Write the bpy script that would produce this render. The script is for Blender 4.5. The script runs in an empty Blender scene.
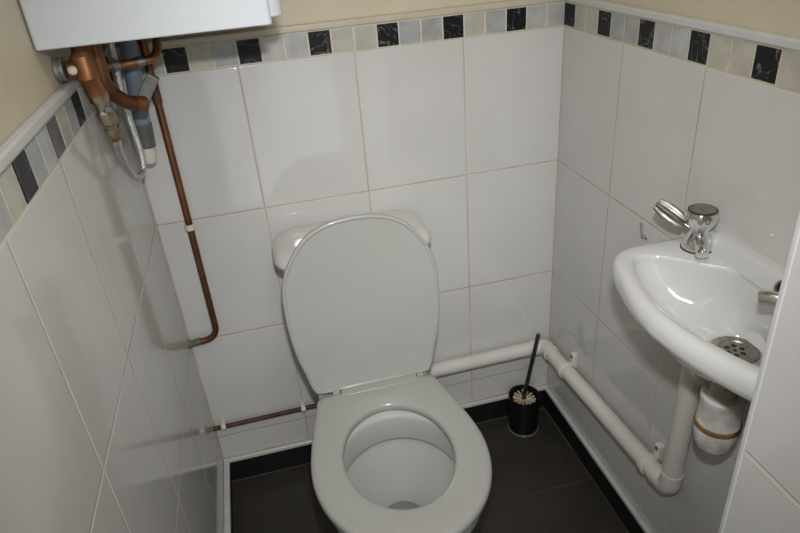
import bpy, bmesh, math, random
from mathutils import Vector, Matrix, Quaternion
random.seed(4)
scn = bpy.context.scene
COL = scn.collection
PI = math.pi
W = 0.992            # room width; the back wall is y = 0, the floor z = 0, the left wall x = 0

# ---------------------------------------------------------------- camera
cd = bpy.data.cameras.new('camera'); cam = bpy.data.objects.new('camera', cd); COL.objects.link(cam)
rt = Vector((0.96746714, -0.24190467, -0.07403813))
up = Vector((0.18084004, 0.45664588, 0.87107487))
fw = Vector((0.17690787, 0.85612889, -0.48553778))
m = Matrix((rt, up, -fw)).transposed().to_4x4()
m.translation = Vector((0.265, -1.421, 1.402))
cam.matrix_world = m
cd.sensor_width = 36; cd.lens = 636.33 * 36 / 800; cd.clip_start = 0.02
scn.camera = cam
# ---------------------------------------------------------------- light
w = bpy.data.worlds.new('world'); scn.world = w; w.use_nodes = True
w.node_tree.nodes['Background'].inputs[0].default_value = (0.9, 0.95, 1, 1)
w.node_tree.nodes['Background'].inputs[1].default_value = 0.0
def area(name, loc, target, size, power, color, size_y=None):
    l = bpy.data.lights.new(name, 'AREA'); l.energy = power; l.color = color
    l.shape = 'RECTANGLE'; l.size = size; l.size_y = size_y or size
    o = bpy.data.objects.new(name, l); COL.objects.link(o); o.location = loc
    o.rotation_euler = (Vector(target) - Vector(loc)).to_track_quat('-Z', 'Y').to_euler()
    return o
flash_loc = cam.matrix_world.translation + up * 0.135 + rt * 0.012
fl_ = area('camera_flash', flash_loc, flash_loc + fw + Vector((0.02, 0, -0.11)), 0.045, 2.85, (0.965, 0.97, 0.99), 0.022)
fl_.data.spread = math.radians(83)
area('ceiling_fill_light', (0.5, -1.0, 2.24), (0.5, -1.0, 0), 0.3, 3.8, (1.0, 0.98, 0.94))  # added soft fill from overhead, raises the ambient level beside the flash
area('doorway_fill_light', (0.38, -1.93, 1.0), (0.38, 0, 1.0), 0.62, 4.4, (0.97, 0.98, 1.0), 1.9)  # added large fill behind the camera, brightens the lower walls
scn.view_settings.view_transform = 'Standard'; scn.view_settings.look = 'None'
scn.view_settings.gamma = 1; scn.view_settings.exposure = 0.0
scn.view_settings.use_curve_mapping = False

# ---------------------------------------------------------------- materials
def mat(name, color, rough=0.5, metal=0.0, spec=0.5, coat=0.0, noise=0.0, nscale=20, bump=0.0, bscale=60, color2=None,
        rnoise=0.0, trans=0.0):
    M = bpy.data.materials.new(name); M.use_nodes = True
    nt = M.node_tree; B = nt.nodes['Principled BSDF']
    B.inputs['Base Color'].default_value = (*color, 1); B.inputs['Roughness'].default_value = rough
    B.inputs['Metallic'].default_value = metal; B.inputs['Specular IOR Level'].default_value = spec
    B.inputs['Coat Weight'].default_value = coat; B.inputs['Coat Roughness'].default_value = 0.05
    B.inputs['Transmission Weight'].default_value = trans
    tc = nt.nodes.new('ShaderNodeTexCoord')
    if noise > 0:
        n = nt.nodes.new('ShaderNodeTexNoise'); n.inputs['Scale'].default_value = nscale; n.inputs['Detail'].default_value = 5
        nt.links.new(tc.outputs['Object'], n.inputs['Vector'])
        r = nt.nodes.new('ShaderNodeValToRGB')
        c2 = color2 or tuple(c * (1 - noise) for c in color)
        r.color_ramp.elements[0].position = 0.35; r.color_ramp.elements[1].position = 0.65
        r.color_ramp.elements[0].color = (*c2, 1); r.color_ramp.elements[1].color = (*color, 1)
        nt.links.new(n.outputs['Fac'], r.inputs['Fac']); nt.links.new(r.outputs['Color'], B.inputs['Base Color'])
        if rnoise:
            mr = nt.nodes.new('ShaderNodeMapRange'); mr.inputs['To Min'].default_value = rough
            mr.inputs['To Max'].default_value = rough + rnoise
            nt.links.new(n.outputs['Fac'], mr.inputs['Value']); nt.links.new(mr.outputs['Result'], B.inputs['Roughness'])
    if bump > 0:
        n2 = nt.nodes.new('ShaderNodeTexNoise'); n2.inputs['Scale'].default_value = bscale; n2.inputs['Detail'].default_value = 3
        nt.links.new(tc.outputs['Object'], n2.inputs['Vector'])
        b = nt.nodes.new('ShaderNodeBump'); b.inputs['Strength'].default_value = bump; b.inputs['Distance'].default_value = 0.002
        nt.links.new(n2.outputs['Fac'], b.inputs['Height']); nt.links.new(b.outputs['Normal'], B.inputs['Normal'])
    return M

def tile_mat(name, axis, u0, v0, tw, th, base, grout, gw, rough=0.07, wav=0.35, grout_dirt=(0.2, 0.15, 0.09), spec=0.5, dirt=0.0):
    """glazed tile grid: axis 'x' or 'y' runs along the wall ('f' = floor, x and y)"""
    M = bpy.data.materials.new(name); M.use_nodes = True
    nt = M.node_tree; B = nt.nodes['Principled BSDF']; N = nt.nodes.new; L = nt.links.new
    tc = N('ShaderNodeTexCoord'); sp = N('ShaderNodeSeparateXYZ'); L(tc.outputs['Object'], sp.inputs[0])
    def math_(op, a, b=None, c=None):
        n = N('ShaderNodeMath'); n.operation = op
        for i, v in enumerate((a, b, c)):
            if v is None: continue
            if isinstance(v, (int, float)): n.inputs[i].default_value = v
            else: L(v, n.inputs[i])
        return n.outputs[0]
    U = sp.outputs['Y' if axis == 'y' else 'X']; V = sp.outputs['Y' if axis == 'f' else 'Z']
    def edge(c, o, s):
        f = math_('FRACT', math_('DIVIDE', math_('SUBTRACT', c, o), s))
        return math_('MULTIPLY', math_('MINIMUM', f, math_('SUBTRACT', 1.0, f)), s)   # distance to the joint in metres
    e = math_('MINIMUM', edge(U, u0, tw), edge(V, v0, th))
    mr = N('ShaderNodeMapRange'); L(e, mr.inputs['Value'])
    mr.inputs['From Min'].default_value = gw * 0.5 - 0.0003; mr.inputs['From Max'].default_value = gw * 0.5 + 0.0004
    # grout colour
    gn = N('ShaderNodeTexNoise'); gn.inputs['Scale'].default_value = 9; gn.inputs['Detail'].default_value = 4; L(tc.outputs['Object'], gn.inputs['Vector'])
    gr = N('ShaderNodeValToRGB'); gr.color_ramp.elements[0].position = 0.35; gr.color_ramp.elements[1].position = 0.7
    gr.color_ramp.elements[0].color = (*grout_dirt, 1); gr.color_ramp.elements[1].color = (*grout, 1); L(gn.outputs['Fac'], gr.inputs['Fac'])
    # tile colour, faint cloudiness
    tn = N('ShaderNodeTexNoise'); tn.inputs['Scale'].default_value = 5; tn.inputs['Detail'].default_value = 6; L(tc.outputs['Object'], tn.inputs['Vector'])
    trp = N('ShaderNodeValToRGB'); trp.color_ramp.elements[0].color = (*[c * (0.94 - dirt) for c in base], 1); trp.color_ramp.elements[1].color = (*base, 1)
    trp.color_ramp.elements[0].position = 0.3; trp.color_ramp.elements[1].position = 0.6
    L(tn.outputs['Fac'], trp.inputs['Fac'])
    mx = N('ShaderNodeMix'); mx.data_type = 'RGBA'; L(mr.outputs['Result'], mx.inputs['Factor'])
    L(gr.outputs['Color'], mx.inputs['A']); L(trp.outputs['Color'], mx.inputs['B']); L(mx.outputs['Result'], B.inputs['Base Color'])
    rr = N('ShaderNodeMapRange'); L(mr.outputs['Result'], rr.inputs['Value']); rr.inputs['To Min'].default_value = 0.8; rr.inputs['To Max'].default_value = rough
    L(rr.outputs['Result'], B.inputs['Roughness']); B.inputs['Specular IOR Level'].default_value = spec
    # glaze waviness and the recessed, pillowed joints
    mp = N('ShaderNodeMapping'); L(tc.outputs['Object'], mp.inputs['Vector']); mp.inputs['Scale'].default_value = (14, 14, 4)
    wn = N('ShaderNodeTexNoise'); wn.inputs['Scale'].default_value = 1.0; wn.inputs['Detail'].default_value = 1.0; L(mp.outputs['Vector'], wn.inputs['Vector'])
    b1 = N('ShaderNodeBump'); b1.inputs['Distance'].default_value = 0.0016; b1.inputs['Strength'].default_value = wav; L(wn.outputs['Fac'], b1.inputs['Height'])
    pr = N('ShaderNodeMapRange'); L(e, pr.inputs['Value']); pr.interpolation_type = 'SMOOTHSTEP'
    pr.inputs['From Min'].default_value = gw * 0.3; pr.inputs['From Max'].default_value = gw * 0.5 + 0.0022
    b2 = N('ShaderNodeBump'); b2.inputs['Distance'].default_value = 0.0008; b2.inputs['Strength'].default_value = 0.8
    L(pr.outputs['Result'], b2.inputs['Height']); L(b1.outputs['Normal'], b2.inputs['Normal']); L(b2.outputs['Normal'], B.inputs['Normal'])
    return M

TW, TH, ZT = 0.25, 0.3266, 1.145
tileC = (0.60, 0.59, 0.565)
m_tile_back = tile_mat('glazed_tile_back', 'x', -0.0024, ZT, TW, TH, tileC, (0.55, 0.49, 0.38), 0.0026, grout_dirt=(0.42, 0.34, 0.22))
m_tile_right = tile_mat('glazed_tile_right', 'y', -0.2515, ZT, TW, TH, tileC, (0.60, 0.53, 0.40), 0.0026, grout_dirt=(0.46, 0.38, 0.25))
m_tile_left = tile_mat('glazed_tile_left', 'y', -0.2638, ZT, TW, TH, tileC, (0.72, 0.68, 0.58), 0.003, rough=0.1, grout_dirt=(0.55, 0.5, 0.4))
m_tile_box = tile_mat('glazed_tile_boxing', 'y', -1.2180, 0.812, TW, TH, tileC, (0.66, 0.61, 0.5), 0.003, grout_dirt=(0.5, 0.44, 0.32))
m_tile_boxend = tile_mat('glazed_tile_boxing_end', 'x', 0.742, 0.812, TW, TH, tileC, (0.5, 0.42, 0.3), 0.003)
m_floor = tile_mat('dark_floor_tile', 'f', 0.67, -0.312, 0.45, 0.30, (0.038, 0.0325, 0.027), (0.085, 0.047, 0.043), 0.003, rough=0.42, wav=0.3,
                   grout_dirt=(0.055, 0.05, 0.045), spec=0.35, dirt=0.3)
m_upstand = tile_mat('black_skirting_tile', 'x', 0.35, -0.4, 0.45, 2.0, (0.011, 0.0105, 0.0105), (0.016, 0.016, 0.016), 0.003, grout_dirt=(0.013, 0.012, 0.012), rough=0.35, wav=0.2, spec=0.35)
m_upstand_y = tile_mat('black_skirting_tile_side', 'y', -0.31, -0.4, 0.45, 2.0, (0.011, 0.0105, 0.0105), (0.016, 0.016, 0.016), 0.003, grout_dirt=(0.013, 0.012, 0.012), rough=0.35, wav=0.2, spec=0.35)
m_paint = mat('cream_wall_paint', (0.60, 0.535, 0.40), 0.6, noise=0.04, nscale=6, bump=0.15, bscale=120)
m_ceil = mat('white_ceiling_paint', (0.75, 0.73, 0.68), 0.8, noise=0.03)
m_trim = mat('white_plastic_trim', (0.58, 0.58, 0.57), 0.3, noise=0.06, nscale=30)
m_mgrout = mat('mosaic_grout', (0.66, 0.62, 0.50), 0.8, noise=0.15, nscale=40)
m_ceramic = mat('white_vitreous_china', (0.52, 0.52, 0.49), 0.06, coat=0.3, noise=0.02, nscale=4)
m_basin = mat('white_basin_china', (0.60, 0.60, 0.585), 0.06, coat=0.3, noise=0.02, nscale=4)
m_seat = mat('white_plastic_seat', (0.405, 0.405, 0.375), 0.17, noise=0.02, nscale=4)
m_cist = mat('cistern_china', (0.60, 0.585, 0.55), 0.06, coat=0.4, noise=0.02, nscale=4)
m_pvc = mat('white_waste_pipe_plastic', (0.66, 0.64, 0.585), 0.3, noise=0.08, nscale=10)
m_pvc2 = mat('stained_white_plastic', (0.70, 0.69, 0.69), 0.45, noise=0.25, nscale=34, color2=(0.50, 0.45, 0.38), bump=0.2, bscale=90)
m_beige = mat('stained_beige_plastic', (0.42, 0.36, 0.27), 0.6, noise=0.5, nscale=60, bump=0.3)
m_chrome = mat('chrome', (0.78, 0.78, 0.78), 0.08, 1.0, noise=0.15, nscale=60, rnoise=0.12)
m_chrome_dull = mat('limescaled_chrome', (0.42, 0.40, 0.36), 0.28, 1.0, noise=0.35, nscale=90, rnoise=0.2)
m_rust = mat('brown_rust', (0.16, 0.075, 0.03), 0.8, noise=0.5, nscale=80, bump=0.4)
m_copper = mat('oxidised_copper', (0.24, 0.11, 0.055), 0.38, 0.85, noise=0.45, nscale=18, rnoise=0.2)
m_copper_d = mat('grimy_dark_copper', (0.14, 0.075, 0.045), 0.55, 0.6, noise=0.5, nscale=30, rnoise=0.2)
m_copper_b = mat('bright_copper', (0.40, 0.18, 0.075), 0.36, 0.75, noise=0.5, nscale=25, rnoise=0.2)
m_verd = mat('green_tarnished_copper', (0.11, 0.13, 0.08), 0.7, 0.3, noise=0.7, nscale=80, color2=(0.22, 0.2, 0.14))
m_brass = mat('dull_nickel_brass', (0.40, 0.34, 0.25), 0.4, 0.85, noise=0.4, nscale=70, rnoise=0.2)
m_solder = mat('grey_solder', (0.36, 0.36, 0.36), 0.4, 0.7, noise=0.3, nscale=50)
m_greyp = mat('grey_blue_pipe_plastic', (0.20, 0.24, 0.29), 0.45, noise=0.2, nscale=20)
m_greyd = mat('dark_grey_plastic', (0.12, 0.12, 0.12), 0.5, noise=0.3, nscale=40)
m_bracket = mat('grey_steel_bracket', (0.28, 0.27, 0.25), 0.5, 0.3, noise=0.3, nscale=50)
m_cap = mat('cream_plastic_cap', (0.68, 0.64, 0.52), 0.4, noise=0.08, nscale=30)
m_white_case = mat('white_enamelled_steel', (0.56, 0.59, 0.615), 0.3, noise=0.02, nscale=5)
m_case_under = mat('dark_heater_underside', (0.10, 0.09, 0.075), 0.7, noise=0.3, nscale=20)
m_black = mat('black_plastic', (0.006, 0.006, 0.006), 0.3, noise=0.2, nscale=20)
m_clear = mat('clear_plastic_foot', (0.10, 0.10, 0.10), 0.15, noise=0.1)
m_bristle = mat('beige_bristles', (0.58, 0.47, 0.33), 0.8, noise=0.3, nscale=90)
m_steelh = mat('dark_steel_handle', (0.12, 0.115, 0.105), 0.25, 0.9, noise=0.2, nscale=30)
m_water = mat('water', (0.22, 0.225, 0.215), 0.02, noise=0.02, nscale=4)
m_hole = mat('dark_drain_hole', (0.008, 0.008, 0.008), 0.6, noise=0.1)
m_ring = mat('brown_yellow_rust_ring', (0.33, 0.19, 0.05), 0.6, noise=0.85, nscale=28, color2=(0.06, 0.025, 0.012))
m_red = mat('tarnish_brown_rim', (0.10, 0.055, 0.04), 0.4, 0.5, noise=0.3, nscale=80)
m_silic = mat('white_sealant', (0.60, 0.58, 0.52), 0.5, noise=0.2, nscale=60)
m_door = mat('white_door_paint', (0.62, 0.60, 0.56), 0.4, noise=0.03)
m_hose = mat('braided_steel', (0.75, 0.76, 0.76), 0.35, 0.9, noise=0.35, nscale=260, bump=0.9, bscale=420)

# ---------------------------------------------------------------- mesh helpers
def obj(name, bm, mats, parent=None, smooth=True, bevel=0.0, auto=None):
    me = bpy.data.meshes.new(name)
    bmesh.ops.recalc_face_normals(bm, faces=bm.faces[:])
    if smooth:
        for f in bm.faces: f.smooth = True
        for e in bm.edges:
            if len(e.link_faces) == 2 and e.calc_face_angle(0) > (auto or 0.6): e.smooth = False
    bm.to_mesh(me); bm.free()
    for M in (mats if isinstance(mats, (list, tuple)) else [mats]): me.materials.append(M)
    o = bpy.data.objects.new(name, me); COL.objects.link(o)
    if bevel:
        b = o.modifiers.new('bevel', 'BEVEL'); b.width = bevel; b.segments = 3; b.limit_method = 'ANGLE'; b.angle_limit = 0.7
    if parent:
        o.parent = parent; o.location = -parent.location if parent.type == 'EMPTY' else (0, 0, 0)
    return o
def tag(o, label=None, cat=None, group=None, kind=None):
    if label: o['label'] = label
    if cat: o['category'] = cat
    if group: o['group'] = group
    if kind: o['kind'] = kind
    return o
def thing(name, loc, label, cat, group=None):
    o = bpy.data.objects.new(name, None); COL.objects.link(o); o.location = loc; o.empty_display_size = 0.05
    return tag(o, label, cat, group)
def BM(): return bmesh.new()
def box(bm, a, b, mi=0, mtx=None):
    vs = [bm.verts.new((x, y, z)) for x in (a[0], b[0]) for y in (a[1], b[1]) for z in (a[2], b[2])]
    if mtx:
        for v in vs: v.co = mtx @ v.co
    for q in ((0, 1, 3, 2), (4, 6, 7, 5), (0, 4, 5, 1), (2, 3, 7, 6), (0, 2, 6, 4), (1, 5, 7, 3)):
        f = bm.faces.new([vs[i] for i in q]); f.material_index = mi
    return vs
def loft(bm, rings, close=True, cap0=False, cap1=False, mi=0):
    R = [[bm.verts.new(p) for p in r] for r in rings]
    n = len(R[0])
    for a, b in zip(R, R[1:]):
        for i in range(n if close else n - 1):
            j = (i + 1) % n
            f = bm.faces.new((a[i], a[j], b[j], b[i])); f.material_index = mi
    if cap0: bm.faces.new(R[0][::-1]).material_index = mi
    if cap1: bm.faces.new(R[-1]).material_index = mi
    return R
def lathe(bm, prof, c=(0, 0, 0), axis=(0, 0, 1), n=40, mi=0, cap0=True, cap1=True, flute=None):
    """prof: (radius, height) pairs along the axis from c"""
    ax = Vector(axis).normalized(); q = Vector((0, 0, 1)).rotation_difference(ax)
    rings = []
    for r, h in prof:
        ring = []
        for i in range(n):
            t = 2 * PI * i / n; rr = max(r, 1e-5) * (flute(t, h) if flute else 1)
            ring.append(Vector(c) + q @ Vector((rr * math.cos(t), rr * math.sin(t), h)))
        rings.append(ring)
    loft(bm, rings, True, cap0, cap1, mi)
def catmull(P, k=8):
    P = [Vector(p) for p in P]; out = []
    Q = [P[0] * 2 - P[1]] + P + [P[-1] * 2 - P[-2]]
    for i in range(1, len(Q) - 2):
        a, b, c, d = Q[i - 1], Q[i], Q[i + 1], Q[i + 2]
        for j in range(k):
            t = j / k
            out.append(0.5 * ((2 * b) + (-a + c) * t + (2 * a - 5 * b + 4 * c - d) * t * t + (-a + 3 * b - 3 * c + d) * t ** 3))
    out.append(P[-1]); return out
def rounded(P, r, k=8):
    """polyline with its inner corners rounded by radius r"""
    P = [Vector(p) for p in P]; out = [P[0]]
    for a, b, c in zip(P, P[1:], P[2:]):
        d1 = (a - b); d2 = (c - b); ang = d1.angle(d2); t = min(r / math.tan(ang / 2), d1.length * 0.49, d2.length * 0.49)
        s = b + d1.normalized() * t; e = b + d2.normalized() * t
        for j in range(k + 1):
            u = j / k; out.append((1 - u) ** 2 * s + 2 * u * (1 - u) * b + u * u * e)
    out.append(P[-1]); return out
def tube(bm, P, r, n=20, mi=0, cap=True):
    P = [Vector(p) for p in P]; T = []
    for i in range(len(P)):
        a = P[max(i - 1, 0)]; b = P[min(i + 1, len(P) - 1)]; T.append((b - a).normalized())
    nrm = T[0].orthogonal().normalized(); rings = []
    for i, p in enumerate(P):
        if i:
            nrm = (T[i - 1].rotation_difference(T[i]) @ nrm); nrm = (nrm - T[i] * nrm.dot(T[i])).normalized()
        bi = T[i].cross(nrm); rr = r[i] if isinstance(r, (list, tuple)) else r
        rings.append([p + rr * (math.cos(2 * PI * j / n) * nrm + math.sin(2 * PI * j / n) * bi) for j in range(n)])
    loft(bm, rings, True, cap, cap, mi)

# ---------------------------------------------------------------- the room
YF = -1.80          # wall with the door, behind the camera
ZC = 2.30
XB, YB = 0.757, -0.965   # tiled boxing beside the basin
T = 0.012           # tiles stand proud of the plaster
def struct(name, bm, m, **k):
    o = obj(name, bm, m, smooth=False, **k); o['kind'] = 'structure'; return o
bm = BM(); box(bm, (-0.1, YF - 0.1, -0.06), (W + 0.1, 0.1, 0)); struct('floor', bm, m_floor)
bm = BM(); box(bm, (-0.1, YF - 0.1, ZC), (W + 0.1, 0.1, ZC + 0.05)); struct('ceiling', bm, m_ceil)
def wall(name, a, b, ta, tb, tm):
    bm = BM(); box(bm, a, b, 0); box(bm, ta, tb, 1); struct(name, bm, [m_paint, tm])
wall('wall_back', (-0.1, T, 0), (W + 0.1, 0.1, ZC), (0, 0, 0), (W, T, ZT), m_tile_back)
wall('wall_left', (-0.1, YF - 0.1, 0), (-T, T, ZC), (-T, YF, 0), (0, T, ZT), m_tile_left)
wall('wall_right', (W + T, YF - 0.1, 0), (W + 0.1, T, ZC), (W, YB, 0), (W + T, T, ZT), m_tile_right)
# boxing wall on the near right (projects into the room), tiled to above the frame
bm = BM(); box(bm, (XB + T, YF, 0), (W + T, YB - T, ZC), 0)
box(bm, (XB, YF, 0), (XB + T, YB, 1.145), 1); box(bm, (XB + T, YB - T, 0), (W, YB, 1.145), 2)
struct('wall_boxing', bm, [m_paint, m_tile_box, m_tile_boxend])
bm = BM(); box(bm, (-0.1, YF - 0.1, 0), (0.04, YF, ZC)); box(bm, (0.72, YF - 0.1, 0), (W + 0.1, YF, ZC)); box(bm, (0.04, YF - 0.1, 2.02), (0.72, YF, ZC))
struct('wall_front', bm, m_paint)
dr = BM(); box(dr, (0.025, YF - 0.73, 0.005), (0.065, YF - 0.10, 1.995)); d1 = struct('door_1', dr, m_door)  # unseen door leaf, swung open to make way for the added fill
bm = BM()
box(bm, (0.04, YF - 0.08, 0), (0.065, YF + 0.012, 2.02)); box(bm, (0.695, YF - 0.08, 0), (0.72, YF + 0.012, 2.02)); box(bm, (0.04, YF - 0.08, 1.995), (0.72, YF + 0.012, 2.02))
obj('door_frame', bm, m_door, d1, False)
bm = BM(); lathe(bm, [(0.024, 0), (0.024, 0.006), (0.01, 0.008), (0.01, 0.03), (0.024, 0.036), (0.026, 0.05), (0.015, 0.058)], (0.065, YF - 0.67, 1.0), (1, 0, 0), 24)
obj('door_knob', bm, m_chrome, d1)

# mosaic borders: one mesh per wall, tiles as raised tesserae on a grout bed
mos = []
for nm, c1, c2, sc in (('black_marble_mosaic', (0.009, 0.009, 0.011), (0.10, 0.10, 0.10), 0), ('grey_marble_mosaic', (0.40, 0.41, 0.40), (0.31, 0.32, 0.315), 1),
                   ('cream_marble_mosaic', (0.50, 0.475, 0.40), (0.41, 0.39, 0.33), 1), ('pale_grey_marble_mosaic', (0.47, 0.475, 0.465), (0.37, 0.37, 0.36), 1),
                   ('charcoal_marble_mosaic', (0.075, 0.07, 0.065), (0.05, 0.045, 0.04), 1)):
    M = mat(nm, c1, 0.25 if sc else 0.4, spec=0.5 if sc else 0.2, noise=0.1, nscale=26, color2=c2)
    if not sc:       # white veins
        nt = M.node_tree; B = nt.nodes['Principled BSDF']; tc = nt.nodes.new('ShaderNodeTexCoord')
        n = nt.nodes.new('ShaderNodeTexNoise'); n.inputs['Scale'].default_value = 22; n.inputs['Detail'].default_value = 3; n.inputs['Distortion'].default_value = 1.2
        nt.links.new(tc.outputs['Object'], n.inputs['Vector'])
        r = nt.nodes.new('ShaderNodeValToRGB'); cr = r.color_ramp
        cr.elements[0].position = 0.485; cr.elements[0].color = (*c1, 1); cr.elements[1].position = 0.515; cr.elements[1].color = (*c1, 1)
        e = cr.elements.new(0.50); e.color = (0.16, 0.16, 0.16, 1)
        nt.links.new(n.outputs['Fac'], r.inputs['Fac']); nt.links.new(r.outputs['Color'], B.inputs['Base Color'])
    mos.append(M)
def border(name, axis, plane, sgn, start, pitch, k0, k1, lo, hi, black_mod, charcoal=()):
    """tesserae along the wall; sgn: direction into the room"""
    bm = BM(); z0, z1 = ZT + 0.002, ZT + 0.050
    def bx(u0, u1, za, zb, d0, d1, mi):
        if axis == 'x': a, b = (u0, plane + sgn * d0, za), (u1, plane + sgn * d1, zb)
        else: a, b = (plane + sgn * d0, u0, za), (plane + sgn * d1, u1, zb)
        box(bm, [min(p, q) for p, q in zip(a, b)], [max(p, q) for p, q in zip(a, b)], mi)
    bx(lo, hi, ZT, z1 + 0.002, -T, -0.0012, 5)
    rnd = random.Random(name)
    for k in range(k0, k1 + 1):
        c = start + k * pitch; u0, u1 = max(c - abs(pitch) / 2 + 0.0019, lo), min(c + abs(pitch) / 2 - 0.0019, hi)
        if u1 - u0 < 0.006: continue
        mi = (4 if k in charcoal else 0) if k % 3 == black_mod else rnd.choice((1, 2, 3, 3))
        bx(u0, u1, z0 + rnd.uniform(0, 0.0008), z1 - rnd.uniform(0, 0.0008), -0.0012, rnd.uniform(-0.0002, 0.0003), mi)
    o = obj(name, bm, mos + [m_mgrout], smooth=False); o['kind'] = 'structure'
border('trim_1', 'x', 0, -1, 0.1275, 0.0498, -3, 18, 0.0, W, 0)
border('trim_2', 'y', W, -1, -0.024, -0.0503, -1, 20, YB, 0.0, 0)
border('trim_3', 'y', 0, 1, -0.333, -0.0530, -7, 30, YF, 0.0, 0, (3,))
def strip(name, a, b, m, bev=0.004):
    bm = BM(); box(bm, a, b); struct(name, bm, m, bevel=bev)
m_trim_y = mat('yellowed_plastic_trim', (0.56, 0.50, 0.39), 0.35, noise=0.1, nscale=20)
strip('trim_4', (-T, -0.003, ZT + 0.052), (W, T, ZT + 0.067), m_trim_y)
strip('trim_5', (W - 0.003, YB, ZT + 0.052), (W + T, -0.003, ZT + 0.067), m_trim)
strip('trim_6', (-T, YF, ZT + 0.052), (0.003, -0.003, ZT + 0.067), m_trim)
strip('trim_7', (XB - 0.0015, YB - 0.006, 0.0), (XB + 0.006, YB + 0.0015, 1.16), m_trim, 0.002)
# black skirting tiles with a white plastic bead along the top
def skirt(name, a, b, m): strip(name, a, b, m, 0.001)
skirt('baseboard_back', (0.008, -0.009, 0), (W - 0.009, 0.0, 0.073), m_upstand)
skirt('baseboard_right', (W - 0.009, YB, 0), (W, 0.0, 0.073), m_upstand_y)
skirt('baseboard_left', (0, YF, 0), (0.008, 0.0, 0.073), m_upstand_y)
strip('trim_8', (0.0, -0.012, 0.073), (W, 0.0, 0.086), m_trim, 0.003)
strip('trim_9', (W - 0.012, YB, 0.073), (W, -0.012, 0.086), m_trim, 0.003)
strip('trim_10', (0.0, YF, 0.073), (0.017, -0.012, 0.086), m_trim, 0.004)

m_fgrout = mat('grey_floor_grout', (0.085, 0.08, 0.075), 0.8, noise=0.5, nscale=30)
strip('trim_11', (0.008, -0.0115, 0.0), (W - 0.009, -0.009, 0.0022), m_fgrout, 0.0005)
strip('trim_12', (W - 0.0115, YB, 0.0), (W - 0.009, -0.0115, 0.0022), m_fgrout, 0.0005)
m_corner = mat('stained_corner_sealant', (0.54, 0.51, 0.45), 0.6, noise=0.3, nscale=9, color2=(0.38, 0.31, 0.20))
strip('trim_13', (-0.001, -0.0028, 0.086), (0.0028, 0.001, ZT), m_corner, 0.001)
strip('trim_14', (0.0, -0.006, 0.086), (W, 0.0, 0.0885), m_corner, 0.001)
# ---------------------------------------------------------------- toilet
XC = 0.4255
toil = thing('toilet', (XC, -0.35, 0), 'white close-coupled toilet with its lid raised against the cistern', 'toilet')
def interp(tab, y):
    for (y0, w0), (y1, w1) in zip(tab, tab[1:]):
        if y0 >= y >= y1: t = (y0 - y) / (y0 - y1); t2 = t; return w0 + (w1 - w0) * t2
    return tab[-1][1]
def outline_from(pts, n=96):
    """right-half control points (half width, y) from rear to front -> closed smooth loop of n points"""
    half = catmull([(w, y, 0) for w, y in pts], 10)
    loop = [Vector((p.x, p.y, 0)) for p in half] + [Vector((-p.x, p.y, 0)) for p in reversed(half[:-1])]
    if loop[0].x > 1e-4: pass
    L = [0]
    loopc = loop + [loop[0]]
    for a, b in zip(loopc, loopc[1:]): L.append(L[-1] + (b - a).length)
    return loopc, L
def ray_loop(loop, c, n=96):
    """sample a closed loop at n directions round c"""
    out = []
    for i in range(n):
        t = 2 * PI * i / n; d = Vector((math.cos(t), math.sin(t))); best = None
        for a, b in zip(loop, loop[1:]):
            ax, ay, bx_, by = a.x - c[0], a.y - c[1], b.x - c[0], b.y - c[1]
            ex, ey = bx_ - ax, by - ay; den = d.x * ey - d.y * ex
            if abs(den) < 1e-12: continue
            s = (ax * ey - ay * ex) / den; u = (ax * d.y - ay * d.x) / den
            if s > 0 and -1e-6 <= u <= 1 + 1e-6 and (best is None or s > best): best = s
        out.append((best or 0.001))
    return out
def ring(R, c, z, k=1.0, off=0.0, zf=None, dx=0.0, dy=0.0):
    n = len(R); P = []
    for i, r in enumerate(R):
        t = 2 * PI * i / n; rr = r * k + off; x, y = c[0] + rr * math.cos(t), c[1] + rr * math.sin(t)
        P.append(Vector((x + dx, y + dy, z + (zf(x, y) if zf else 0))))
    return P
SC = (0.0, -0.47)     # centre of the seat, local x
seat_pts = [(0.0, -0.237), (0.09, -0.237), (0.128, -0.239), (0.141, -0.252), (0.148, -0.285), (0.160, -0.335), (0.173, -0.400), (0.1805, -0.455), (0.180, -0.505), (0.170, -0.555),
            (0.150, -0.602), (0.120, -0.642), (0.080, -0.674), (0.040, -0.691), (0.0, -0.697)]
sl, _ = outline_from([(a * 1.008, b) for a, b in seat_pts]); RS = ray_loop(sl, SC)
hole = [Vector((0.1135 * math.cos(2 * PI * i / 96), -0.4665 + 0.1465 * math.sin(2 * PI * i / 96), 0)) for i in range(97)]
RH = ray_loop(hole, SC)
cS = (XC + SC[0], SC[1])
def blend(s, z, extra=0.0):
    return ring([a + (b - a) * s + extra for a, b in zip(RS, RH)], cS, z)
bm = BM()
sec = [(0.5, 0.409), (0.03, 0.409), (0.0, 0.412), (0.0, 0.420), (0.02, 0.4265), (0.07, 0.4300), (0.2, 0.4315), (0.5, 0.4318), (0.88, 0.4310), (0.96, 0.4292), (0.993, 0.4255), (1.0, 0.420), (0.99, 0.411), (0.95, 0.409), (0.5, 0.409)]
loft(bm, [blend(s, z) for s, z in sec]); bmesh.ops.remove_doubles(bm, verts=bm.verts[:], dist=1e-6)
seat = obj('seat', bm, m_seat, toil, auto=1.2)
bm = BM()           # hinge barrel moulded across the back of the seat
tube(bm, [(XC - 0.083, -0.236, 0.430), (XC + 0.100, -0.236, 0.430)], 0.0085, 20)
box(bm, (XC - 0.083, -0.262, 0.424), (XC + 0.100, -0.236, 0.434))
obj('hinge_barrel', bm, m_seat, seat, bevel=0.002)
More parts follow.
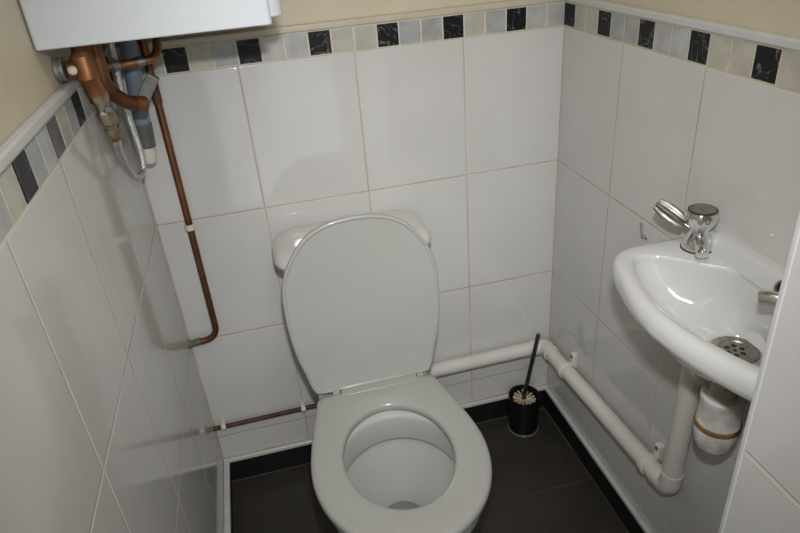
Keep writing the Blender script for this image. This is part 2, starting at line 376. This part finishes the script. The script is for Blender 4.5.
for sx in (-0.094, 0.110):
    bm = BM(); tube(bm, [(XC + sx - 0.008, -0.236, 0.430), (XC + sx + 0.008, -0.236, 0.430)], 0.0085, 20)
    box(bm, (XC + sx - 0.007, -0.236 - 0.008, 0.402), (XC + sx + 0.007, -0.236 + 0.008, 0.430))
    obj('hinge', bm, m_seat, toil, bevel=0.001)
# lid: same outline stood up, dished underside with a lip
lid_pts = [(0.0, 0.0), (0.09, 0.0), (0.128, 0.002), (0.140, 0.014), (0.151, 0.062), (0.162, 0.11), (0.1695, 0.17), (0.1715, 0.225), (0.169, 0.272), (0.157, 0.320), (0.132, 0.364), (0.098, 0.399), (0.05, 0.419), (0.0, 0.424)]
ll, _ = outline_from([(a * 1.017, -b * 1.004) for a, b in lid_pts]); CL = (0.0, -0.21); RL = ray_loop(ll, CL)
tilt = math.radians(3.0)
def lid_ring(k_in, d):
    P = []
    for i, r in enumerate(RL):
        t = 2 * PI * i / len(RL); rr = max(r - k_in, 0.001) if k_in < 0.15 else r * 0.02
        u = CL[0] + rr * math.cos(t); v = -(CL[1] + rr * math.sin(t))
        y = -0.2445 + d; P.append(Vector((XC - 0.003 + u, -0.2445 + d * math.cos(tilt) + v * math.sin(tilt), 0.4340 + v * math.cos(tilt) - d * math.sin(tilt))))
    return P
bm = BM()
loft(bm, [lid_ring(k, d) for k, d in [(0.2, 0.0035), (0.010, 0.0035), (0.0075, 0.003), (0.0065, 0.0005), (0.004, 0.0), (0.0015, 0.001), (0.0, 0.004), (0.0, 0.009), (0.003, 0.012), (0.01, 0.0135), (0.2, 0.015)]], cap0=True, cap1=True)
obj('lid', bm, m_seat, toil, auto=1.0)
# pan
pan_top = [(0.0, -0.012), (0.10, -0.012), (0.125, -0.03), (0.130, -0.10), (0.136, -0.20), (0.140, -0.27), (0.152, -0.35), (0.163, -0.42), (0.166, -0.48), (0.158, -0.545), (0.137, -0.597), (0.105, -0.634), (0.057, -0.662), (0.0, -0.671)]
pan_mid = [(0.0, -0.012), (0.085, -0.012), (0.10, -0.03), (0.105, -0.12), (0.11, -0.22), (0.118, -0.32), (0.135, -0.42), (0.138, -0.48), (0.13, -0.54), (0.105, -0.59), (0.06, -0.62), (0.0, -0.63)]
pan_foot = [(0.0, -0.05), (0.09, -0.05), (0.108, -0.07), (0.11, -0.14), (0.102, -0.24), (0.10, -0.33), (0.105, -0.40), (0.10, -0.46), (0.075, -0.505), (0.04, -0.525), (0.0, -0.53)]
cP = (0.0, -0.44); RR = []
for P_ in (pan_foot, pan_mid, pan_top):
    lp, _ = outline_from(P_); RR.append(ray_loop(lp, cP))
def pan_ring(z):
    if z < 0.05: k = 0; R = RR[0]
    elif z < 0.27:
        k = (z - 0.05) / 0.22; k = k * k; R = [a + (b - a) * k * 0.75 - 0.006 * math.sin(PI * k) for a, b in zip(RR[0], RR[1])]
    else:
        k = min((z - 0.27) / 0.10, 1); k = math.sin(k * PI / 2); R0 = [a + (b - a) * 0.75 for a, b in zip(RR[0], RR[1])]; R = [a + (b - a) * k for a, b in zip(R0, RR[2])]
    return ring(R, (XC, cP[1]), z)
bm = BM()
rings = [pan_ring(z) for z in (0.0, 0.03, 0.06, 0.1, 0.15, 0.2, 0.24, 0.27, 0.29, 0.31, 0.33, 0.35, 0.37, 0.395)]
rings.append(ring([r - 0.004 for r in RR[2]], (XC, cP[1]), 0.403)); rings.append(ring([r - 0.012 for r in RR[2]], (XC, cP[1]), 0.4075))
def ell(cy, a, b, z, n=96):    # ellipse sampled round the pan centre
    lp = [Vector((a * math.cos(2 * PI * i / 96), cy + b * math.sin(2 * PI * i / 96), 0)) for i in range(97)]
    return ring(ray_loop(lp, cP), (XC, cP[1]), z)
rings += [ell(-0.478, 0.1330, 0.148, 0.4075), ell(-0.478, 0.1295, 0.1445, 0.404), ell(-0.478, 0.1280, 0.1430, 0.395), ell(-0.478, 0.1280, 0.1430, 0.342), ell(-0.478, 0.1290, 0.1440, 0.336), ell(-0.478, 0.1320, 0.1480, 0.334),
          ell(-0.478, 0.137, 0.155, 0.339), ell(-0.478, 0.139, 0.157, 0.334), ell(-0.478, 0.1370, 0.154, 0.327), ell(-0.478, 0.1280, 0.146, 0.31), ell(-0.476, 0.114, 0.130, 0.28), ell(-0.471, 0.093, 0.111, 0.25),
          ell(-0.466, 0.076, 0.090, 0.222), ell(-0.463, 0.064, 0.076, 0.204), ell(-0.462, 0.057, 0.068, 0.185), ell(-0.460, 0.050, 0.062, 0.15), ell(-0.455, 0.03, 0.05, 0.12)]
loft(bm, rings, cap0=True, cap1=True)
pan = obj('pan', bm, m_ceramic, toil, auto=1.0)
bm = BM(); f = [bm.verts.new((XC + 0.0585 * math.cos(2 * PI * i / 48), -0.4625 + 0.0715 * math.sin(2 * PI * i / 48), 0.193)) for i in range(48)]; bm.faces.new(f)
obj('water', bm, m_water, toil, False)
# cistern
def rrect(x0, x1, y0, y1, z, r, n=8):
    P = []
    for cx, cy, a0 in ((x1 - r, y1 - r, 0), (x0 + r, y1 - r, PI / 2), (x0 + r, y0 + r, PI), (x1 - r, y0 + r, 1.5 * PI)):
        for j in range(n + 1):
            a = a0 + j / n * PI / 2; P.append(Vector((cx + r * math.cos(a), cy + r * math.sin(a), z)))
    return P
bm = BM()
loft(bm, [rrect(XC - 0.15 + d, XC + 0.15 - d, y0, -0.012, z, r) for z, d, y0, r in ((0.4085, 0.01, -0.160, 0.03), (0.43, 0.0, -0.170, 0.035), (0.60, -0.008, -0.180, 0.04), (0.748, -0.0145, -0.188, 0.045))], cap0=True, cap1=True)
cist = obj('cistern', bm, m_cist, toil)
bm = BM()
L_ = [(0.743, 0.010, 0.0), (0.741, 0.003, 0.0), (0.744, 0.0, 0.0), (0.750, 0.0, 0.0), (0.757, 0.003, 0.0), (0.763, 0.009, 0.0), (0.768, 0.019, 0.0), (0.771, 0.035, 0), (0.7725, 0.060, 0)]
loft(bm, [rrect(XC - 0.1785 + d, XC + 0.1815 - d, -0.2045 + d, -0.006 - d * 0.7, z, max(0.062 - d * 0.7, 0.015)) for z, d, _ in L_], cap0=True, cap1=True)
obj('cistern_lid', bm, m_cist, cist, auto=0.9)
toil_sil = BM(); 

# ---------------------------------------------------------------- white waste pipe, back wall to basin
RP = 0.0205
wp = thing('waste_pipe', (0.95, -0.65, 0.30), 'white plastic waste pipe running low round the right corner and up to the basin', 'pipe')
bm = BM()
path = rounded([(0.545, -0.030, 0.258), (0.9635, -0.030, 0.262), (0.9635, -0.625, 0.308), (0.953, -0.647, 0.655), (0.945, -0.672, 0.676)], 0.03, 10)
tube(bm, path, RP, 28); obj('pipe', bm, m_pvc, wp)
def elbow(P, r=0.03, R=RP + 0.0028, lip=True):
    bm = BM(); path = rounded(P, r, 10); tube(bm, path, R, 28)
    for a, b in ((path[0], path[1]),):
        d = (b - a).normalized(); tube(bm, [a - d * 0.001, a + d * 0.006], R + 0.0008, 28)
    obj('elbow', bm, m_pvc, wp)
elbow([(0.918, -0.030, 0.2615), (0.9635, -0.030, 0.262), (0.9635, -0.078, 0.2655)])
elbow([(0.9635, -0.580, 0.3046), (0.9635, -0.625, 0.308), (0.9618, -0.629, 0.358)], R=RP + 0.0014)
for y in (-0.165, -0.552):
    z = 0.262 + (-y - 0.03) / 0.595 * 0.046
    bm = BM(); tube(bm, [(0.9635, y - 0.008, z), (0.9635, y + 0.008, z)], RP + 0.004, 28)
    box(bm, (0.978, y - 0.008, z + 0.006), (W, y + 0.008, z + 0.052)); 
    c = obj('clip', bm, m_pvc, wp, bevel=0.002)
    bm = BM(); tube(bm, [(0.979, y, z + 0.042), (0.976, y, z + 0.042)], 0.0048, 12); obj('screw', bm, m_greyd, c)

# ---------------------------------------------------------------- copper pipes
cp = thing('copper_pipe', (0.073, -0.022, 0.8), 'long brown copper pipe dropping down the back wall and turning into the left wall', 'pipe')
bm = BM(); p = rounded([(0.076, -0.022, 1.26), (0.0735, -0.022, 0.505), (0.001, -0.022, 0.500)], 0.055, 12); tube(bm, p, 0.0078, 18); obj('pipe', bm, m_copper, cp)
bm = BM(); tube(bm, [(0.0752, -0.022, 1.095), (0.0756, -0.022, 1.150)], 0.0095, 18); s_ = obj('joint', bm, m_copper_d, cp); s_['label'] = 'dark tarnished joint'
bm = BM(); tube(bm, [(0.0, -0.022, 0.5), (0.004, -0.022, 0.5), (0.006, -0.022, 0.5002), (0.030, -0.022, 0.5040)], [0.0105, 0.0105, 0.0086, 0.0086], 18); s_ = obj('pipe_end', bm, m_verd, cp); s_['label'] = 'green tarnished end'
def pipe_clip(parent, x, z, R, vertical):
    bm = BM()
    if vertical: tube(bm, [(x, -0.022, z - 0.007), (x, -0.022, z + 0.007)], R + 0.0035, 20); box(bm, (x - 0.006, -0.02, z - 0.006), (x + 0.006, 0, z + 0.006))
    else: tube(bm, [(x - 0.006, -0.018, z), (x + 0.006, -0.018, z)], R + 0.0035, 20); box(bm, (x - 0.006, -0.018, z - 0.012), (x + 0.006, 0, z + 0.012))
    obj('clip', bm, m_cap, parent, bevel=0.001)
pipe_clip(cp, 0.0745, 0.812, 0.0078, True)
lp = thing('copper_pipe', (0.15, -0.018, 0.216), 'thin grimy horizontal copper pipe low on the back wall behind the toilet', 'pipe')
bm = BM(); tube(bm, [(0.0, -0.018, 0.214), (0.33, -0.018, 0.217)], 0.0062, 18); obj('pipe', bm, m_copper_d, lp)
pipe_clip(lp, 0.028, 0.214, 0.0062, False); pipe_clip(lp, 0.247, 0.216, 0.0062, False)

# ---------------------------------------------------------------- water heater and the pipework beneath it
wh = thing('water_heater', (0.16, -0.2, 1.275), 'white wall-hung water heater in the top left corner above the pipes', 'water heater')
bm = BM()
loft(bm, [rrect(-0.010, 0.333, -0.40, 0.010, z, 0.020) for z in (1.280, 2.02)], cap0=True, cap1=True)
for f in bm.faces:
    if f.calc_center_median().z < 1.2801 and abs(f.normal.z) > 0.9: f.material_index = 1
obj('case', bm, [m_white_case, m_case_under], wh, bevel=0.002)
bm = BM(); loft(bm, [rrect(-0.010, 0.313, -0.425, -0.4005, z, 0.006) for z in (1.273, 2.02)], cap0=True, cap1=True); obj('front_panel', bm, m_white_case, wh, bevel=0.002)
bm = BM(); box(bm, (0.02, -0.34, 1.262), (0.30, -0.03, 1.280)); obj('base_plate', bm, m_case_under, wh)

v = thing('copper_tee', (0.03, -0.315, 1.22), 'bright copper tee fitting with a ring nut against the left wall below the heater', 'pipe fitting')
bm = BM()
TX, TY = 0.025, -0.345
tube(bm, [(TX + 0.006, TY + 0.010, 1.275), (TX + 0.005, TY + 0.002, 1.252), (TX + 0.004, TY, 1.249), (TX + 0.004, TY, 1.217), (TX + 0.005, TY + 0.002, 1.214), (TX + 0.007, TY + 0.008, 1.190)], [0.0145, 0.0145, 0.0172, 0.0172, 0.0145, 0.0145], 20)
tube(bm, [(TX + 0.004, TY, 1.232), (TX - 0.020, TY - 0.004, 1.232)], 0.0135, 20); obj('tee', bm, m_copper_b, v)
bm = BM(); lathe(bm, [(0.0165, 0), (0.018, 0.002), (0.018, 0.006), (0.016, 0.008), (0.018, 0.010), (0.018, 0.014)], (-0.0115, TY - 0.004, 1.234), (1, 0, 0), 24); s_ = obj('ring_nut', bm, m_solder, v); s_['label'] = 'grey ring nut'
bm = BM(); lathe(bm, [(0.001, 0), (0.006, 0.001), (0.0065, 0.003), (0.003, 0.0055)], (TX - 0.010, TY - 0.0170, 1.233), (0.1, -1, 0.1), 14); s_ = obj('paint_spot', bm, m_cap, v); s_['label'] = 'white paint blob'
val = thing('isolating_valve', (0.045, -0.28, 1.14), 'dull nickel isolating valve between the copper tee and the braided hose', 'valve')
A = Vector((TX + 0.0075, TY + 0.010, 1.193)); Bv = Vector((TX + 0.011, TY + 0.028, 1.117)); ax = (Bv - A); Ln = ax.length
bm = BM(); lathe(bm, [(0.015, 0), (0.0155, 0.002), (0.0155, 0.014), (0.012, 0.016), (0.0115, 0.03), (0.014, 0.034), (0.0145, 0.052), (0.011, 0.056), (0.0105, 0.062), (0.013, 0.063), (0.013, 0.072), (0.009, 0.075), (0.009, Ln)], A, ax, 8); obj('body', bm, m_brass, val, auto=0.3)
bm = BM(); cc = A + ax * 0.42; lathe(bm, [(0.006, 0), (0.006, 0.018), (0.004, 0.02)], cc, (0.6, -0.9, 0.25), 14); s_ = obj('screw', bm, m_solder, val); s_['label'] = 'slotted steel screw'
bm = BM(); tube(bm, [A + ax * 0.88, A + ax * 1.10], 0.0085, 6); s_ = obj('hose_nut', bm, m_copper_b, val); s_['label'] = 'copper coloured end nut'
hs = BM()
hp = catmull([Bv + (Bv - A) * 0.08, (0.031, -0.295, 1.083), (0.028, -0.262, 1.050), (0.026, -0.225, 1.018), (0.028, -0.185, 0.998), (0.034, -0.157, 1.000), (0.038, -0.147, 1.025), (0.036, -0.144, 1.06), (0.034, -0.144, 1.11), (0.036, -0.147, 1.18), (0.042, -0.152, 1.27)], 10)
tube(hs, hp, 0.0062, 16); tag(obj('braided_hose', hs, m_hose), 'looped braided steel hose hanging below the isolating valve', 'hose')
cb = thing('copper_pipe', (0.06, -0.22, 1.17), 'thick curved copper pipe sweeping right beneath the heater', 'pipe')
bm = BM(); p = rounded([(0.034, -0.262, 1.275), (0.030, -0.252, 1.178), (0.056, -0.23, 1.147), (0.078, -0.210, 1.138)], 0.05, 10); tube(bm, p, 0.0122, 20); obj('pipe', bm, m_copper, cb)
bm = BM(); tube(bm, [p[-2], p[-1]], 0.0137, 20); s_ = obj('joint', bm, m_copper_b, cb); s_['label'] = 'brighter copper elbow joint'
hb = thing('copper_pipe', (0.08, -0.14, 1.2), 'short horizontal copper pipe with soldered joints crossing in front of the grey pipe', 'pipe')
bm = BM(); p = rounded([(0.020, -0.185, 1.203), (0.055, -0.165, 1.201), (0.110, -0.145, 1.202), (0.125, -0.105, 1.275)], 0.025, 10); tube(bm, p, 0.0078, 18); obj('pipe', bm, m_copper_b, hb)
for a, b in (((0.036, -0.1759, 1.2021), (0.046, -0.1701, 1.2015)), ((0.076, -0.1574, 1.2014), (0.088, -0.153, 1.2016))):
    bm = BM(); tube(bm, [a, b], 0.0092, 18); obj('soldered_joint', bm, m_solder, hb)
gp = thing('condensate_pipe', (0.05, -0.07, 1.1), 'grey-blue plastic pipe with a cream end cap hanging from the heater in the corner', 'pipe')
bm = BM(); tube(bm, [(0.0600, -0.075, 1.275), (0.0460, -0.07, 1.10), (0.042, -0.07, 1.065)], 0.0160, 24); obj('pipe', bm, m_greyp, gp)
bm = BM(); tube(bm, [(0.0425, -0.07, 1.07), (0.0390, -0.07, 1.022)], 0.0178, 24); s_ = obj('coupling', bm, m_greyd, gp); s_['label'] = 'darker grey coupling'
bm = BM(); tube(bm, [(0.0392, -0.07, 1.028), (0.0375, -0.07, 1.000), (0.037, -0.07, 0.989), (0.0368, -0.07, 0.984)], [0.0155, 0.0155, 0.012, 0.004], 24); s_ = obj('end_cap', bm, m_cap, gp); s_['label'] = 'cream end cap'
br = BM()
box(br, (-0.012, -0.008, -0.034), (0.012, 0.008, 0.034), 0, Matrix.Translation((0.0740, -0.125, 1.142)) @ Matrix.Rotation(math.radians(36), 4, 'Y'))
tag(obj('pipe_bracket', br, m_bracket, bevel=0.003, smooth=False), 'slanting grey bracket holding the curved copper pipe to the vertical one', 'bracket')

# ---------------------------------------------------------------- washbasin
wb = thing('washbasin', (0.90, -0.75, 0.86), 'small white wall-hung washbasin on the right wall', 'washbasin')
def mirror_loop(pts, yc=-0.75):   # points from rear (wall) round to the front centre, on the far side
    half = catmull([(x, y, 0) for x, y in pts], 8)
    loop = half + [Vector((p.x, 2 * yc - p.y, 0)) for p in reversed(half[:-1])]
    return loop + [loop[0]]
CB = (0.905, -0.75)
def smoothR(R, k=1):
    n = len(R)
    for _ in range(k): R = [(R[i - 1] + 2 * R[i] + R[(i + 1) % n]) / 4 for i in range(n)]
    return R
NB = 128
outer = [(W, -0.545), (0.96, -0.545), (0.90, -0.545), (0.850, -0.546), (0.822, -0.558), (0.803, -0.588), (0.786, -0.640), (0.773, -0.695), (0.767, -0.75)]
inner = [(0.966, -0.71), (0.960, -0.682), (0.930, -0.650), (0.893, -0.612), (0.868, -0.590), (0.843, -0.590), (0.828, -0.610), (0.813, -0.650), (0.799, -0.700), (0.793, -0.75)]
RO = smoothR(ray_loop(mirror_loop(outer), CB, NB), 1); RI = smoothR(ray_loop(mirror_loop(inner), CB, NB), 3)
RO = [min(r, (W - CB[0] - 0.0) / math.cos(2 * PI * i / NB) if math.cos(2 * PI * i / NB) > 1e-6 else 9) for i, r in enumerate(RO)]
RD = ray_loop([Vector((0.928 + 0.040 * math.cos(2 * PI * i / 64), -0.752 + 0.040 * math.sin(2 * PI * i / 64), 0)) for i in range(65)], CB, NB)
def bring(R, z, keep_wall=True, zf=None):
    P = ring(R, CB, z, zf=zf)
    for q in P: q.x = min(q.x, W)
    return P
def mixR(A_, B_, t): return [a + (b - a) * t for a, b in zip(A_, B_)]
RU = [min(r * 0.5, 0.056) for r in RO]; RU = smoothR(RU, 2)
def offR(R, d):  # shrink only on free sides (not at the wall)
    out = []
    for i, r in enumerate(R):
        c = math.cos(2 * PI * i / NB); x = CB[0] + r * c
        out.append(r if x > W - 0.003 else r - d)
    return out
bm = BM()
rings = [bring(mixR(RU, RO, 0.0), 0.750), bring(mixR(RU, RO, 0.10), 0.754), bring(mixR(RU, RO, 0.26), 0.765), bring(mixR(RU, RO, 0.42), 0.783), bring(mixR(RU, RO, 0.60), 0.806), bring(mixR(RU, RO, 0.80), 0.822),
         bring(offR(RO, 0.008), 0.824), bring(offR(RO, 0.002), 0.829), bring(RO, 0.838), bring(offR(RO, 0.0005), 0.848), bring(offR(RO, 0.004), 0.858), bring(offR(RO, 0.010), 0.8635), bring(offR(RO, 0.017), 0.865),
         bring([b + 0.006 for b in RI], 0.8645), bring([b + 0.001 for b in RI], 0.862), bring(RI, 0.857), bring([b - 0.003 for b in RI], 0.845),
         bring(mixR(RI, RD, 0.14), 0.825), bring(mixR(RI, RD, 0.30), 0.803), bring(mixR(RI, RD, 0.48), 0.786), bring(mixR(RI, RD, 0.70), 0.773), bring(mixR(RI, RD, 0.88), 0.7660), bring(RD, 0.7635),
         bring([r * 0.98 for r in RD], 0.7615), bring([r * 0.1 for r in RD], 0.7605)]
loft(bm, rings, cap0=True, cap1=True)
# raised ledge along the wall
for yy, s in ((0, 1),):
    P = []
    for y, h in ((-0.548, 0.0), (-0.560, 0.012), (-0.585, 0.026), (-0.61, 0.031), (-0.75, 0.031), (-0.89, 0.031), (-0.915, 0.026), (-0.940, 0.012), (-0.952, 0.0)):
        z0 = 0.8615
        P.append([Vector((W - 0.029, y, z0)), Vector((W - 0.025, y, z0 + h * 0.35)), Vector((W - 0.019, y, z0 + h * 0.85)), Vector((W - 0.013, y, z0 + h)), Vector((W, y, z0 + h + 0.0005)), Vector((W, y, z0))])
    loft(bm, P, True, True, True)
bas = obj('basin', bm, m_basin, wb, auto=1.1)
bm = BM(); DC = (0.928, -0.752, 0.762)
lathe(bm, [(0.0, 0.0), (0.036, 0.0), (0.0365, 0.0016), (0.034, 0.0032), (0.026, 0.002), (0.0235, -0.0005), (0.022, -0.003), (0.0, -0.003)], DC, (0, 0, 1), 40)
wst = obj('waste', bm, m_chrome_dull, wb); wst['label'] = 'chrome waste outlet'
bm = BM(); lathe(bm, [(0.0, 0), (0.0205, 0), (0.020, 0.0016), (0.0, 0.0022)], (DC[0], DC[1], DC[2] - 0.0022), (0, 0, 1), 32); obj('grate', bm, m_chrome, wst)
bm = BM()
for i in range(6):
    a = i * PI / 3; lathe(bm, [(0.0, 0), (0.0042, 0), (0.0042, 0.0006), (0.0, 0.0006)], (DC[0] + 0.0125 * math.cos(a), DC[1] + 0.0125 * math.sin(a), DC[2] - 0.0004), (0, 0, 1), 14)
lathe(bm, [(0.0, 0), (0.003, 0), (0.003, 0.0006), (0.0, 0.0006)], (DC[0], DC[1], DC[2] + 0.0), (0, 0, 1), 12)
obj('holes', bm, m_hole, wst)
bm = BM(); lathe(bm, [(0.0105, -0.003), (0.0135, 0.0), (0.013, 0.0035), (0.0095, 0.004), (0.0085, 0.001)], (0.9655, -0.775, 0.880), (-1, 0.0, 0.35), 24, cap0=False, cap1=False)
of = obj('overflow', bm, m_chrome_dull, wb); of['label'] = 'chrome overflow ring'
bm = BM(); lathe(bm, [(0, 0), (0.0098, 0), (0.0098, 0.0008), (0, 0.0008)], (0.9655, -0.775, 0.880), (-1, 0.0, 0.35), 20); obj('overflow_hole', bm, m_hole, of)

def tap(base, d, label, sl, rise=0.0):
    """pillar tap: base flange, waisted body, spout towards d, knurled round head"""
    bx_, by, bz = base; d = Vector((d[0], d[1], 0)).normalized()
    t = thing('basin_tap', base, label, 'tap', 'pair of chrome taps on the basin')
    B0 = Vector(base)
    fl = lambda th, h: 1 + 0.05 * math.cos(6 * th)
    bm = BM(); lathe(bm, [(0.025, 0), (0.025, 0.004), (0.0245, 0.010), (0.0215, 0.020), (0.0165, 0.029), (0.0145, 0.034), (0.0145, 0.038)], B0, (0, 0, 1), 36)
    obj('body', bm, m_chrome, t)
    bm = BM(); lathe(bm, [(0.0262, -0.0005), (0.0268, 0.001), (0.0245, 0.0035)], B0, (0, 0, 1), 30); s_ = obj('base_ring', bm, m_red, t); s_['label'] = 'brown corroded base ring'
    bm = BM()
    P = [B0 + d * 0.006 + Vector((0, 0, 0.016)), B0 + d * sl * 0.4 + Vector((0, 0, 0.024 + rise * 0.5)), B0 + d * sl * 0.65 + Vector((0, 0, 0.027 + rise * 0.8)), B0 + d * sl * 0.88 + Vector((0, 0, 0.026 + rise)), B0 + d * sl + Vector((0, 0, 0.022 + rise))]
    tube(bm, catmull(P, 6), [0.0115 - 0.0015 * i / 24 for i in range(25)], 20); obj('spout', bm, m_chrome, t)
    bm = BM()
    fl8 = lambda th, h: 1 + 0.045 * math.cos(8 * th) * (1 if h < 0.062 else 0.3)
    lathe(bm, [(0.0125, 0.032), (0.0145, 0.035), (0.0185, 0.042), (0.0235, 0.052), (0.0255, 0.060), (0.0250, 0.067), (0.0232, 0.070)], B0, (0, 0, 1), 64, flute=fl8)
    hd = obj('tap_head', bm, m_chrome, t)
    bm = BM(); lathe(bm, [(0.0232, 0.0695), (0.0236, 0.0715), (0.0215, 0.0728), (0.0205, 0.0722)], B0, (0, 0, 1), 40, cap0=False, cap1=False); obj('head_ring', bm, m_red, hd)
    bm = BM(); lathe(bm, [(0.0, 0.0705), (0.0208, 0.0705), (0.0205, 0.0726), (0.015, 0.0732), (0.0, 0.0734)], B0, (0, 0, 1), 40); obj('head_disc', bm, m_chrome_dull, hd)
    return t
t1 = tap((0.9535, -0.5980, 0.8645), (-0.5, -0.87), 'chrome basin tap at the far end of the basin, wholly in view', 0.058, -0.006)
t2 = tap((0.9535, -0.8920, 0.8645), (-0.58, 0.90), 'chrome basin tap at the near end, only its spout showing past the tiled edge', 0.103, 0.012)
# fluted chrome handle sticking out sideways from the far tap
A = Vector((0.946, -0.585, 0.897)); Bh = Vector((0.909, -0.535, 0.930)); ax = (Bh - A)
bm = BM(); lathe(bm, [(0.0045, -0.006), (0.0045, 0.012), (0.009, 0.013), (0.0125, 0.022), (0.0140, 0.036), (0.0130, 0.054), (0.0095, 0.068), (0.002, 0.070)], A, ax, 48, flute=lambda th, h: 1 + (0.2 * math.cos(6 * th) if h > 0.0125 else 0))
s_ = obj('side_handle', bm, m_chrome_dull, t1); s_['label'] = 'fluted dull chrome side handle'
# small chrome pin on the wall by the flank of the basin
hk = thing('wall_hook', (0.988, -0.40, 0.80), 'tiny chrome pin hook on the right wall just left of the basin', 'hook')
bm = BM(); tube(bm, rounded([(W, -0.402, 0.786), (0.984, -0.402, 0.786), (0.982, -0.395, 0.816)], 0.004, 5), 0.0028, 12); obj('pin', bm, m_chrome, hk)
bm = BM(); lathe(bm, [(0.006, 0), (0.006, 0.002), (0.004, 0.003)], (W, -0.402, 0.786), (-1, 0, 0), 16); obj('plate', bm, m_chrome, hk)

# ---------------------------------------------------------------- bottle trap
bt = thing('bottle_trap', (0.925, -0.75, 0.55), 'stained white plastic bottle trap with a rusty ring under the basin', 'bottle trap')
c = (0.925, -0.752, 0.0)
rib = lambda th, h: 1 + 0.02 * math.cos(16 * th)
bm = BM(); lathe(bm, [(0.021, 0.751), (0.021, 0.728), (0.024, 0.726), (0.024, 0.712), (0.0215, 0.709), (0.0215, 0.672)], c, (0, 0, 1), 48, flute=rib); s_ = obj('top_nut', bm, m_beige, bt); s_['label'] = 'beige limescaled top nut'
bm = BM(); lathe(bm, [(0.0215, 0.678), (0.0315, 0.676), (0.0345, 0.672), (0.0345, 0.664), (0.0330, 0.661), (0.0332, 0.624), (0.0350, 0.618)], c, (0, 0, 1), 48, flute=lambda th, h: 1 + 0.008 * math.cos(20 * th)); obj('trap_body', bm, m_pvc2, bt)
bm = BM(); lathe(bm, [(0.0345, 0.619), (0.0372, 0.617), (0.0372, 0.610), (0.0345, 0.607)], c, (0, 0, 1), 48); s_ = obj('rust_ring', bm, m_ring, bt); s_['label'] = 'rusty brown wire ring'
bm = BM(); lathe(bm, [(0.0345, 0.608), (0.0355, 0.604), (0.0345, 0.590), (0.031, 0.572), (0.0255, 0.560), (0.015, 0.553), (0.0, 0.551)], c, (0, 0, 1), 48, flute=lambda th, h: 1 + 0.012 * math.cos(12 * th)); obj('cup', bm, m_pvc2, bt)
bm = BM(); tube(bm, [(0.920, -0.735, 0.690), (0.930, -0.700, 0.684), (0.944, -0.672, 0.676)], 0.0185, 24); obj('outlet', bm, m_beige, bt)
bm = BM(); tube(bm, [(0.9265, -0.714, 0.6865), (0.9305, -0.700, 0.684), (0.933, -0.695, 0.683)], [0.0275, 0.0285, 0.024], 16); s_ = obj('outlet_collar', bm, m_pvc2, bt); s_['label'] = 'white plastic collar'

# ---------------------------------------------------------------- toilet brush in its holder
HX, HY = 0.886, -0.068
hd = thing('brush_holder', (HX, HY, 0), 'round black toilet brush holder on the floor in the back right corner', 'toilet brush holder')
bm = BM(); lathe(bm, [(0.0, 0.004), (0.038, 0.004), (0.043, 0.007), (0.0445, 0.03), (0.0455, 0.125), (0.0457, 0.128), (0.044, 0.129), (0.0425, 0.126), (0.041, 0.03), (0.0, 0.02)], (HX, HY, 0), (0, 0, 1), 48); obj('pot', bm, m_black, hd)
bm = BM(); lathe(bm, [(0.0, 0.0), (0.046, 0.0), (0.047, 0.002), (0.044, 0.006), (0.0, 0.006)], (HX, HY, 0), (0, 0, 1), 48); s_ = obj('foot', bm, m_clear, hd); s_['label'] = 'glossy grey foot ring'
tb = thing('toilet_brush', (HX, HY, 0.12), 'toilet brush with beige bristles and a slim dark handle standing in the black holder', 'toilet brush')
bm = BM(); h0 = Vector((HX - 0.002, HY, 0.112)); h1 = Vector((0.929, -0.060, 0.332))
tube(bm, [h0, h1 - (h1 - h0) * 0.02, h1], [0.0062, 0.0062, 0.0055], 16)
hn = obj('handle', bm, m_steelh, tb)
bm = BM(); dd = (h1 - h0).normalized(); tube(bm, [h1, h1 + dd * 0.005], 0.0062, 16); s_ = obj('handle_cap', bm, m_chrome, hn); s_['label'] = 'bright steel tip'
bm = BM()
for lay in range(5):
    for i in range(15):
        a = 2 * PI * (i + 0.5 * (lay % 2)) / 15; r = 0.034 + random.uniform(-0.003, 0.003); z = 0.114 - lay * 0.016
        e = Vector((HX + r * math.cos(a), HY + r * math.sin(a), z + random.uniform(-0.002, 0.004)))
        tube(bm, [(HX + 0.004 * math.cos(a), HY + 0.004 * math.sin(a), z - 0.002), e], [0.0020, 0.0036], 6)
tag(obj('bristles', bm, m_bristle, tb), 'splayed beige bristles')
bm = BM(); lathe(bm, [(0.007, 0.03), (0.007, 0.12), (0.004, 0.123)], (HX, HY, 0), (0, 0, 1), 16); obj('core', bm, m_black, tb)

# sealant between the basin and the wall, and an unseen lamp fitting added to go with the ceiling fill
cl = thing('added_ceiling_lamp', (0.5, -0.95, ZC), 'plain round white lamp added on the ceiling, out of view', 'ceiling lamp')
bm = BM(); lathe(bm, [(0.0, 0.0), (0.10, 0.0), (0.105, -0.01), (0.10, -0.03), (0.0, -0.032)], (0.5, -0.95, ZC), (0, 0, 1), 40); obj('base', bm, m_door, cl)
toil_sil.free()
